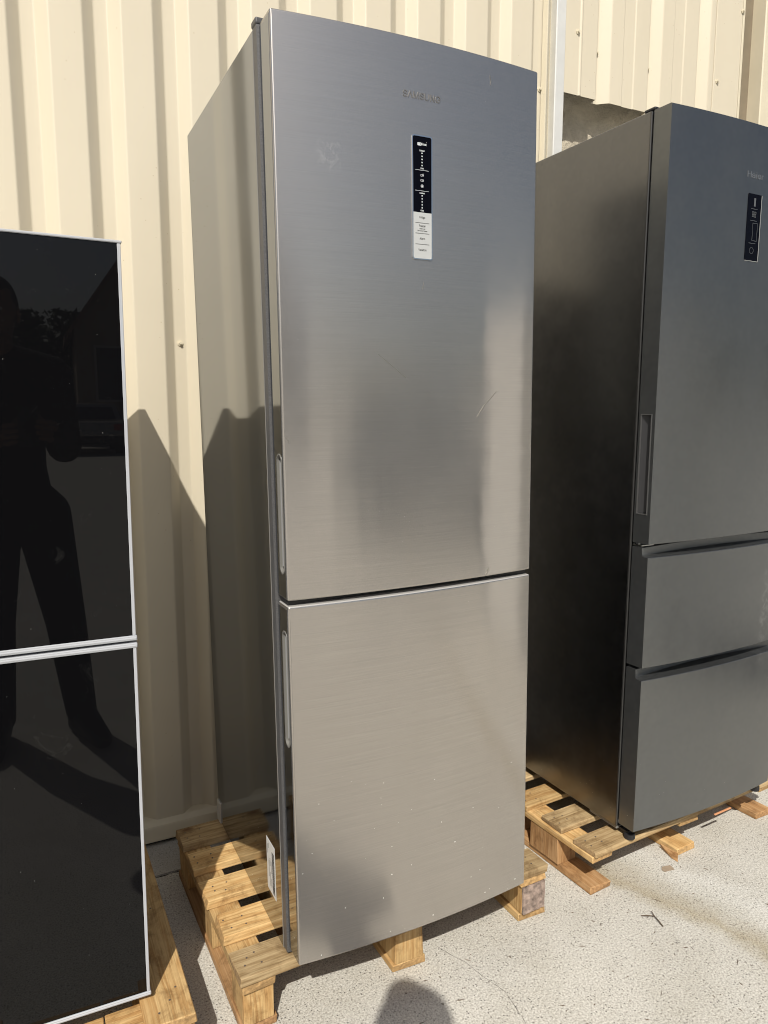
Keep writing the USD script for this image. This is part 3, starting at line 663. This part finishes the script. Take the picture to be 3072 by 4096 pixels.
# drawers: a flat front with a stepped finger pull along the top
for z0, ztop, lip in ((0.503, 0.807, 0.024), (0.028, 0.468, 0.026)):
    poly = rounded([(0, z0), (0.054, z0), (0.054, ztop + lip), (0.0215, ztop + lip), (0.0200, ztop + 0.003), (0.0165, ztop), (0, ztop)], 0.0022)
    part(DK, 'drawer', bow(sliced(poly, 0.0, W, 24), True), 'dark_steel', smooth=30)
part(DK, 'hinge', cat(cyl((0.012, 0.045, 0.8325), (0.012, 0.045, 0.8405), 0.006, 12), cbx(0.002, 0.05, 0.025, 0.056, 0.833, 0.8375, 0.001)), 'chrome')
part(DK, 'door_seal', bx(0.012, W - 0.012, 0.050, 0.064, 0.03, 1.928), 'black_rubber')
dc = part(DK, 'cabinet', rbx(-0.003, W + 0.003, 0.060, 0.655, 0.014, 1.932, 0.003), 'dark_side', smooth=35)
part(dc, 'front_edge', cat(*[cbx(x, x + 0.0055, 0.0565, 0.063, 0.018, 1.930, 0.0012) for x in (-0.0045, W - 0.001)]), 'dark_edge')
part(dc, 'hinge_cover', rbx(-0.002, 0.045, 0.050, 0.085, 1.9325, 1.940, 0.003), 'black_plastic', smooth=35)
part(dc, 'base_plate', cbx(0.002, W - 0.002, 0.062, 0.17, 0.004, 0.0135, 0.002), 'frame_edge')
for x in (0.020, W - 0.020):
    ft = [cyl((x, 0.030, -0.0098), (x, 0.030, 0.0045), 0.014, 24)]
    for k in range(24):
        a = k * 2 * np.pi / 24
        ft.append(cyl((x + 0.014 * math.cos(a), 0.030 + 0.014 * math.sin(a), -0.009), (x + 0.014 * math.cos(a), 0.030 + 0.014 * math.sin(a), 0.004), 0.0014, 5))
    part(dc, 'foot', cat(*ft, bx(x - 0.008, x + 0.008, 0.03, 0.07, 0.004, 0.010)), 'black_plastic')

# ------------------------------------------------------------------ black glass fridge
BL = thing('fridge', 'black glass two-door fridge with thin white door trim at the left edge', 'fridge', pose(-0.0217, -0.0013, 0.0073, -0.2955, 0.0712))
BW = 0.60
for k, (z0, z1) in enumerate(((0.7585, 1.4892), (0.0095, 0.7535))):
    dr = part(BL, 'door', bx(-BW + 0.002, -0.002, 0.004, 0.055, z0 + 0.002, z1 - 0.002), 'white_enamel')
    b = 0.0095
    tb, bb_ = (0.0045, b) if k == 0 else (b, 0.0085)
    part(dr, 'glass_front', cbx(-BW + 0.005, -0.0055, 0.0015, 0.006, z0 + bb_ - 0.001, z1 - tb + 0.001, 0.0006), 'black_glass')
    for x in (-0.0064, -BW + 0.0004):
        part(dr, 'side_trim', cbx(x, x + 0.0060, 0.0, 0.02, z0 + bb_, z1 - tb, 0.0008), 'white_trim')
    for a, c in ((z0, z0 + bb_), (z1 - tb, z1)):
        ridge = [cbx(-BW - 0.001, 0.0016, -0.0016, 0.03, a, c, min(0.0012, (c - a) / 4))]
        if c - a > 0.008: ridge.append(cbx(-BW - 0.001, 0.0008, -0.0024, 0.01, a + 0.0025, c - 0.0035, 0.0008))
        part(dr, 'end_trim', cat(*ridge), 'white_trim')
part(BL, 'door_seal', bx(-BW + 0.012, -0.012, 0.030, 0.066, 0.012, 1.485), 'black_rubber')
bc = part(BL, 'cabinet', rbx(-BW, -0.001, 0.064, 0.569, 0.004, 1.4885, 0.003), 'white_enamel', smooth=35)
for x in (-0.05, -BW + 0.05):
    for y in (0.10, 0.52):
        part(bc, 'foot', cyl((x, y, -0.0065), (x, y, 0.005), 0.018, 16), 'black_plastic')

# ------------------------------------------------------------------ small things on the ground
def rod(pts, r):
    return cat(*[cyl(a, b, r * (1 - 0.12 * i), 6, r * (1 - 0.12 * (i + 1))) for i, (a, b) in enumerate(zip(pts[:-1], pts[1:]))])
tw = np.array([0.969, -0.076, 0.004])
top('twig', cat(rod([tw + (-0.004, -0.034, 0), tw + (0.001, -0.012, 0.002), tw + (0.006, 0.006, 0.001), tw + (0.012, 0.020, 0.002)], 0.0016),
                rod([tw + (0.004, 0.004, 0.001), tw + (-0.012, 0.010, 0.004), tw + (-0.026, 0.020, 0.002)], 0.0012),
                rod([tw + (-0.008, 0.009, 0.003), tw + (-0.018, 0.006, 0.003)], 0.0009)), 'twig',
    label='small dark forked twig lying on the pale concrete', category='twig')
ch = Polygon([(-0.020, -0.007), (0.014, -0.012), (0.018, 0.008), (-0.010, 0.013), (-0.022, 0.002)])
e = trimesh.creation.extrude_polygon(ch, 0.0015, engine='earcut'); e.apply_translation([1.172, 0.062, 0.0012])
top('cardboard_scrap', e, 'card', label='small brownish scrap of card on the concrete below the right pallet', category='scrap')
rng = np.random.default_rng(3); dbs = []
for k in range(170):
    x, y = rng.uniform(0.0, 1.9), rng.uniform(-0.45, 0.30)
    a = rng.uniform(0, np.pi); l = rng.uniform(0.002, 0.009) * (1.6 if rng.random() < 0.08 else 0.8); w = rng.uniform(0.0007, 0.0016)
    dx, dy = l * math.cos(a), l * math.sin(a)
    dbs.append(trimesh.convex.convex_hull(np.array([(x - dx, y - dy, 0.0003), (x + dx, y + dy, 0.0003), (x + w * dy / l, y - w * dx / l, 0.0004), (x - w * dy / l, y + w * dx / l, 0.0004), (x, y, 0.0022)])))
top('ground_litter', cat(*dbs), 'twig', label='fine dark bits of dry litter scattered on the concrete', category='litter', kind='stuff')
rng = np.random.default_rng(8)
def crack(pts, w, n=40):
    pts = np.array(pts, float); t = np.linspace(0, 1, n); s = np.linspace(0, 1, len(pts))
    x, y = np.interp(t, s, pts[:, 0]), np.interp(t, s, pts[:, 1])
    x = x + np.cumsum(rng.normal(0, 0.0007, n)); y = y + np.cumsum(rng.normal(0, 0.0007, n))
    ww = w * rng.uniform(0.3, 1.0, n); ww[0] = ww[-1] = 0.0001
    dx, dy = np.gradient(x), np.gradient(y); L = np.hypot(dx, dy) + 1e-9; nx, ny = -dy / L, dx / L
    v = np.vstack([np.c_[x + nx * ww, y + ny * ww, np.full(n, 0.0006)], np.c_[x - nx * ww, y - ny * ww, np.full(n, 0.0006)]])
    f = []
    for i in range(n - 1): f += [(i, n + i, i + 1), (i + 1, n + i, n + i + 1)]
    return trimesh.Trimesh(v, f, process=False)
top('ground_cracks', cat(crack([(0.40, 0.10), (0.44, 0.02), (0.45, -0.04), (0.47, -0.10), (0.46, -0.2), (0.49, -0.3)], 0.0007), crack([(-0.40, 0.694), (-0.12, 0.697), (0.2, 0.696), (0.6, 0.698)], 0.0030, 120)),
    'dark_crack', label='thin dark cracks in the concrete', category='crack', kind='stuff')

# ------------------------------------------------------------------ the photographer (seen in the black glass, shadow on the ground)
def chain(joints, bones, refine=0.02, it=6):
    s = {}
    for a, b in bones:
        parts_ = []
        for j in (a, b):
            c, r = joints[j]; sp = trimesh.creation.icosphere(2, r).vertices + np.array(c); parts_.append(sp)
        s[(a, b)] = man(trimesh.convex.convex_hull(np.vstack(parts_)))
    out = None
    for b in s.values(): out = b if out is None else out + b
    raw = tri(out.refine_to_length(refine)); raw.merge_vertices()
    t = raw.copy(); trimesh.smoothing.filter_taubin(t, iterations=it)
    far = np.linalg.norm(t.vertices - raw.vertices, axis=1) > 0.02
    t.vertices = np.where(far[:, None], raw.vertices, t.vertices)
    return t
J = {'pelvis': ((-0.530, -1.640, 0.98), 0.115), 'waist': ((-0.540, -1.635, 1.12), 0.105), 'chest': ((-0.548, -1.610, 1.32), 0.118), 'neck0': ((-0.555, -1.575, 1.47), 0.058), 'neck1': ((-0.560, -1.53, 1.555), 0.054),
     'head': ((-0.565, -1.480, 1.645), 0.085), 'crown': ((-0.565, -1.487, 1.675), 0.082), 'chin': ((-0.563, -1.432, 1.575), 0.034), 'nose': ((-0.560, -1.392, 1.625), 0.012),
     'sh_r': ((-0.385, -1.600, 1.42), 0.062), 'sh_l': ((-0.715, -1.600, 1.42), 0.062), 'el_r': ((-0.352, -1.500, 1.205), 0.046), 'el_l': ((-0.755, -1.490, 1.19), 0.046),
     'wr_r': ((-0.420, -1.392, 1.275), 0.028), 'wr_l': ((-0.600, -1.400, 1.235), 0.028),
     'hip_r': ((-0.445, -1.640, 0.93), 0.088), 'hip_l': ((-0.620, -1.640, 0.93), 0.088), 'kn_r': ((-0.385, -1.600, 0.51), 0.058), 'kn_l': ((-0.640, -1.610, 0.51), 0.058),
     'an_r': ((-0.345, -1.640, 0.10), 0.042), 'an_l': ((-0.650, -1.670, 0.10), 0.042), 'toe_r': ((-0.275, -1.470, 0.030), 0.028), 'toe_l': ((-0.665, -1.480, 0.030), 0.028),
     'heel_r': ((-0.360, -1.680, 0.032), 0.030), 'heel_l': ((-0.650, -1.705, 0.032), 0.030)}
for k_ in J:
    (x_, y_, z_), r_ = J[k_]
    if not k_.startswith('wr_'):
        J[k_] = ((x_ - 0.032, y_ - 0.030, z_ + (0.050 if z_ > 1.3 else 0.0)), r_)
bones = [('pelvis', 'waist'), ('waist', 'chest'), ('chest', 'neck0'), ('neck0', 'neck1'), ('neck1', 'head'), ('head', 'crown'), ('head', 'chin'), ('head', 'nose'), ('chest', 'sh_r'), ('chest', 'sh_l'), ('sh_r', 'neck0'), ('sh_l', 'neck0'),
         ('sh_r', 'el_r'), ('el_r', 'wr_r'), ('sh_l', 'el_l'), ('el_l', 'wr_l'), ('pelvis', 'hip_r'), ('pelvis', 'hip_l'), ('hip_r', 'kn_r'), ('kn_r', 'an_r'), ('hip_l', 'kn_l'), ('kn_l', 'an_l'),
         ('an_r', 'heel_r'), ('heel_r', 'toe_r'), ('an_r', 'toe_r'), ('an_l', 'heel_l'), ('heel_l', 'toe_l'), ('an_l', 'toe_l')]
# hands: palm and five fingers each, closing on the phone's edges
phone_c = np.array([-0.497, -1.366, 1.285])
def hand(side, wrist, palm, out_dir):
    js, bs = {}, []
    w = np.array(wrist); pm = np.array(palm)
    js['w' + side] = (w, 0.026); js['p' + side] = (pm, 0.026); bs.append(('w' + side, 'p' + side))
    for i, (dz, l) in enumerate(((0.030, 0.9), (0.011, 1.0), (-0.009, 0.95), (-0.028, 0.75))):
        k0 = pm + np.array([0.004 * out_dir, 0.012, dz]); k1 = k0 + np.array([0.006 * out_dir, 0.022 * l, 0.004]); k2 = k1 + np.array([-0.026 * l * out_dir, 0.010, 0.003]); k3 = k2 + np.array([-0.018 * l * out_dir, 0.001, 0.001])
        for n_, (pt, r) in enumerate(((k0, 0.0098), (k1, 0.0090), (k2, 0.0085), (k3, 0.0078))): js[f'{side}{i}{n_}'] = (pt, r)
        bs += [('p' + side, f'{side}{i}0'), (f'{side}{i}0', f'{side}{i}1'), (f'{side}{i}1', f'{side}{i}2'), (f'{side}{i}2', f'{side}{i}3')]
    t0 = pm + np.array([-0.006 * out_dir, -0.012, 0.024]); t1 = t0 + np.array([-0.020 * out_dir, -0.002, 0.026]); t2 = t1 + np.array([-0.018 * out_dir, 0.006, 0.018])
    for n_, (pt, r) in enumerate(((t0, 0.0115), (t1, 0.0100), (t2, 0.0090))): js[f'{side}t{n_}'] = (pt, r)
    bs += [('p' + side, f'{side}t0'), (f'{side}t0', f'{side}t1'), (f'{side}t1', f'{side}t2')]
    return js, bs
PP = thing('person', 'person in dark clothes holding up a phone, mirrored in the black glass door', 'person', T(-0.5, -1.62, 0))
def local(m): m = m.copy(); m.apply_translation([0.5, 1.62, 0]); return m
hj, hb = {}, []
for side, wr, pl, od in (('R', J['wr_r'][0], (-0.435, -1.392, 1.262), 1), ('L', J['wr_l'][0], (-0.562, -1.402, 1.250), -1)):
    a, b = hand(side, wr, pl, od); hj.update(a); hb += b
bodym = tri(man(chain(J, bones)) + man(chain(hj, hb, 0.005, 5)))
skin_m = bodym
pb = part(PP, 'body', local(bodym), 'skin', smooth=True)
def grow(names, extra, bone_ends):
    return {k: (J[k][0], J[k][1] + extra) for k in names}, bone_ends
jn, bn = grow(['pelvis', 'waist', 'chest', 'neck0', 'sh_r', 'sh_l', 'el_r', 'el_l', 'wr_r', 'wr_l'], 0.016,
              [('pelvis', 'waist'), ('waist', 'chest'), ('chest', 'neck0'), ('chest', 'sh_r'), ('chest', 'sh_l'), ('sh_r', 'neck0'), ('sh_l', 'neck0'), ('sh_r', 'el_r'), ('el_r', 'wr_r'), ('sh_l', 'el_l'), ('el_l', 'wr_l')])
for s_ in 'rl':
    e_, w_ = np.array(J['el_' + s_][0]), np.array(J['wr_' + s_][0]); jn['wr_' + s_] = (tuple(e_ + (w_ - e_) * 0.86), 0.044)
part(pb, 'jacket', local(chain(jn, bn)), 'dark_cloth', smooth=True)
jn, bn = grow(['pelvis', 'hip_r', 'hip_l', 'kn_r', 'kn_l', 'an_r', 'an_l'], 0.018, [('pelvis', 'hip_r'), ('pelvis', 'hip_l'), ('hip_r', 'kn_r'), ('kn_r', 'an_r'), ('hip_l', 'kn_l'), ('kn_l', 'an_l')])
part(pb, 'trousers', local(chain(jn, bn)), 'dark_denim', smooth=True)
for s_ in 'rl':
    jn, bn = grow(['an_' + s_, 'toe_' + s_, 'heel_' + s_], 0.010, [('an_' + s_, 'heel_' + s_), ('heel_' + s_, 'toe_' + s_), ('an_' + s_, 'toe_' + s_)])
    m_ = chain(jn, bn); m_.vertices[:, 2] = np.maximum(m_.vertices[:, 2], 0.001)
    part(pb, 'shoe', local(m_), 'black_leather', smooth=True)
hairm = chain({'a': ((-0.597, -1.527, 1.715), 0.090), 'b': ((-0.597, -1.532, 1.740), 0.083), 'c': ((-0.597, -1.565, 1.67), 0.066), 'd': ((-0.597, -1.475, 1.762), 0.045)}, [('a', 'b'), ('b', 'c'), ('a', 'c'), ('b', 'd')])
part(pb, 'hair', local(hairm), 'dark_hair', smooth=True)
for sx in (-1, 1):
    sp = trimesh.creation.icosphere(2, 1.0)
    part(pb, 'ear', local(trimesh.Trimesh(sp.vertices * (0.010, 0.018, 0.030) + (-0.597 + sx * 0.086, -1.508, 1.678), sp.faces)), 'skin', smooth=True)
    sp = trimesh.creation.icosphere(1, 0.010)
    part(pb, 'eye', local(trimesh.Trimesh(sp.vertices + (-0.595 + sx * 0.030, -1.438, 1.690), sp.faces)), 'print_white', smooth=True)
part(pb, 'mouth', local(rbx(-0.614, -0.574, -1.436, -1.426, 1.633, 1.642, 0.003)), 'lamp_red', smooth=True)
ph = thing('phone', 'dark phone held upright in both hands by the mirrored person', 'phone', T(*phone_c, -YAW))
part(ph, 'case', rbx(-0.036, 0.036, -0.004, 0.004, -0.073, 0.073, 0.0038), 'black_plastic', smooth=30)
part(ph, 'screen', cbx(-0.033, 0.033, -0.0046, -0.0036, -0.070, 0.070, 0.0004), 'panel_black')
part(ph, 'camera_bump', rbx(0.002, 0.034, 0.003, 0.0065, 0.036, 0.070, 0.0016), 'black_plastic', smooth=30)

# ------------------------------------------------------------------ across the yard (seen only mirrored in the doors)
WF = thing('fridge', 'white fridge opposite, seen only as a pale upright reflection in the brushed silver doors', 'fridge', T(2.265, -2.10, 0))
part(WF, 'cabinet', rbx(0.06, 0.62, 0.0, 0.60, 0.02, 1.90, 0.005), 'white_enamel', smooth=35)
for z0, z1 in ((0.06, 0.70), (0.712, 1.90)):
    dr = part(WF, 'door', rbx(0.0, 0.058, 0.0, 0.60, z0, z1, 0.006), 'white_enamel', smooth=35)
    part(dr, 'handle', rbx(-0.035, -0.015, 0.04, 0.06, z0 + 0.15, z1 - 0.2, 0.006), 'white_trim', smooth=35)
    for zz in (z0 + 0.18, z1 - 0.26): part(dr, 'handle_stand', bx(-0.02, 0.002, 0.043, 0.057, zz, zz + 0.02), 'white_trim')
part(WF, 'foot', bx(0.10, 0.58, 0.04, 0.56, 0.0, 0.02), 'black_plastic')

FB = thing('warehouse', 'gabled brown warehouse across the yard, mirrored dimly in the black glass', 'building', T(0.35, -27, 0))
gab = Polygon([(0, 0), (4.4, 0), (4.4, 4.2), (2.2, 7.4), (0, 4.2)])
part(FB, 'wall', plate(gab, -12, 0), 'far_wall')
rf = part(FB, 'roof', cat(plate(Polygon([(-0.35, 3.87), (2.2, 7.58), (2.2, 7.4), (-0.35, 3.69)]), -12.3, 0.3), plate(Polygon([(4.75, 3.87), (2.2, 7.58), (2.2, 7.4), (4.75, 3.69)]), -12.3, 0.3)), 'far_roof')
for x in (0.6, 2.5):
    w_ = part(FB, 'window', plate(sbox(x, 1.6, x + 1.2, 3.6).difference(sbox(x + .08, 1.68, x + 1.12, 3.52)), -0.02, 0.06), 'far_shutter')
    part(w_, 'pane', plate(sbox(x + .08, 1.68, x + 1.12, 3.52), -0.01, 0.02), 'far_pane')
def parked_car(matrix, paint, label):
    CAR = thing('parked_car', label, 'car', matrix)
    prof = Polygon([(-4.2, 0.35), (0.0, 0.35), (0.05, 0.6), (0.0, 0.92), (-0.25, 1.0), (-0.62, 1.46), (-2.2, 1.48), (-2.95, 1.0), (-4.0, 0.85), (-4.25, 0.6)]).buffer(0.04)
    bod = side_plate(prof, -0.85, 0.85)
    v = bod.vertices.copy(); k = np.clip((v[:, 2] - 0.95) / 0.55, 0, 1); v[:, 0] *= 1 - 0.2 * k; bod = trimesh.Trimesh(v, bod.faces, process=False)
    part(CAR, 'car_body', bod, paint)
    rear = trimesh.convex.convex_hull(np.array([(-0.66, -0.24, 1.04), (0.66, -0.24, 1.04), (0.58, -0.53, 1.40), (-0.58, -0.53, 1.40), (-0.66, -0.20, 1.04), (0.66, -0.20, 1.04), (0.58, -0.50, 1.40), (-0.58, -0.50, 1.40)])); rear.apply_translation([0, 0.05, 0])
    part(CAR, 'rear_window', rear, 'far_pane')
    for sx in (-1, 1):
        sw = trimesh.convex.convex_hull(np.array([(sx * (0.835 + o), y, zz) for o in (0, 0.03) for y, zz in ((-0.5, 1.05), (-2.7, 1.05))] + [(sx * (0.71 + o), y, zz) for o in (0, 0.03) for y, zz in ((-0.75, 1.40), (-2.2, 1.40))]))
        part(CAR, 'side_window', sw, 'far_pane')
        part(CAR, 'tail_lamp', rbx(min(sx * 0.58, sx * 0.82), max(sx * 0.58, sx * 0.82), 0.0, 0.095, 0.72, 0.90, 0.02), 'lamp_red')
        for y in (-0.8, -3.4):
            wh = part(CAR, 'wheel', cyl((sx * 0.66, y, 0.31), (sx * 0.86, y, 0.31), 0.31, 28), 'tyre', smooth=30)
            part(wh, 'rim', cyl((sx * 0.84, y, 0.31), (sx * 0.87, y, 0.31), 0.19, 20), 'pale_edge')
    part(CAR, 'bumper', rbx(-0.86, 0.86, -0.1, 0.13, 0.32, 0.56, 0.05), 'black_plastic', smooth=30)
parked_car(T(0.55, -21.5, 0), 'car_paint', 'pale parked car across the yard, mirrored dimly in the black glass door')
parked_car(T(2.338, -7.17, 0, 2.286), 'dark_paint', 'grey parked car nearer by, a soft dark patch mirrored in the brushed silver door')
def tree(x, y, h, seed, label):
    rng = np.random.default_rng(seed)
    t = thing('tree', label, 'tree', T(x, y, 0))
    br = [cyl((0, 0, 0), (0.1, 0, h * 0.35), 0.20, 8, 0.13), cyl((0.1, 0, h * 0.35), (0.0, 0.1, h * 0.75), 0.13, 8, 0.05)]
    for k in range(7):
        a = rng.uniform(0, 6.28); z0 = h * rng.uniform(0.3, 0.6); br.append(cyl((0.08, 0, z0), (h * .22 * math.cos(a), h * .22 * math.sin(a), z0 + h * 0.2), 0.06, 6, 0.02))
    part(t, 'trunk', cat(*br), 'trunk_bark')
    n = 2600; cl = rng.normal(0, 1, (26, 3)) * (h * .20, h * .20, h * .17) + (0, 0, h * .66)
    c = cl[rng.integers(0, 26, n)] + rng.normal(0, h * .055, (n, 3)); c[:, 2] = np.clip(c[:, 2], h * .2, h)
    u = rng.normal(0, 1, (n, 3)); u /= np.linalg.norm(u, axis=1, keepdims=True); w = np.cross(u, rng.normal(0, 1, (n, 3))); w /= np.linalg.norm(w, axis=1, keepdims=True)
    s = rng.uniform(0.10, 0.22, (n, 1))
    v = np.stack([c - u * s, c + w * s * .5, c + u * s, c - w * s * .5], 1).reshape(-1, 3); i = np.arange(n)[:, None] * 4
    part(t, 'crown', trimesh.Trimesh(v, np.vstack([i + [0, 1, 2], i + [0, 2, 3]]), process=False), 'leaf')
for k, (x, y, h, lab) in enumerate(((-0.7, -33, 5.4, 'dark green tree nearest the warehouse in the black glass reflection'), (-3.6, -34, 5.0, 'dark green tree second from the warehouse in the reflection'),
                                    (-6.8, -33, 5.8, 'taller dark green tree third from the warehouse'), (-10.2, -34, 5.2, 'dark green tree farthest from the warehouse'))):
    tree(x, y, h, 40 + k, lab)
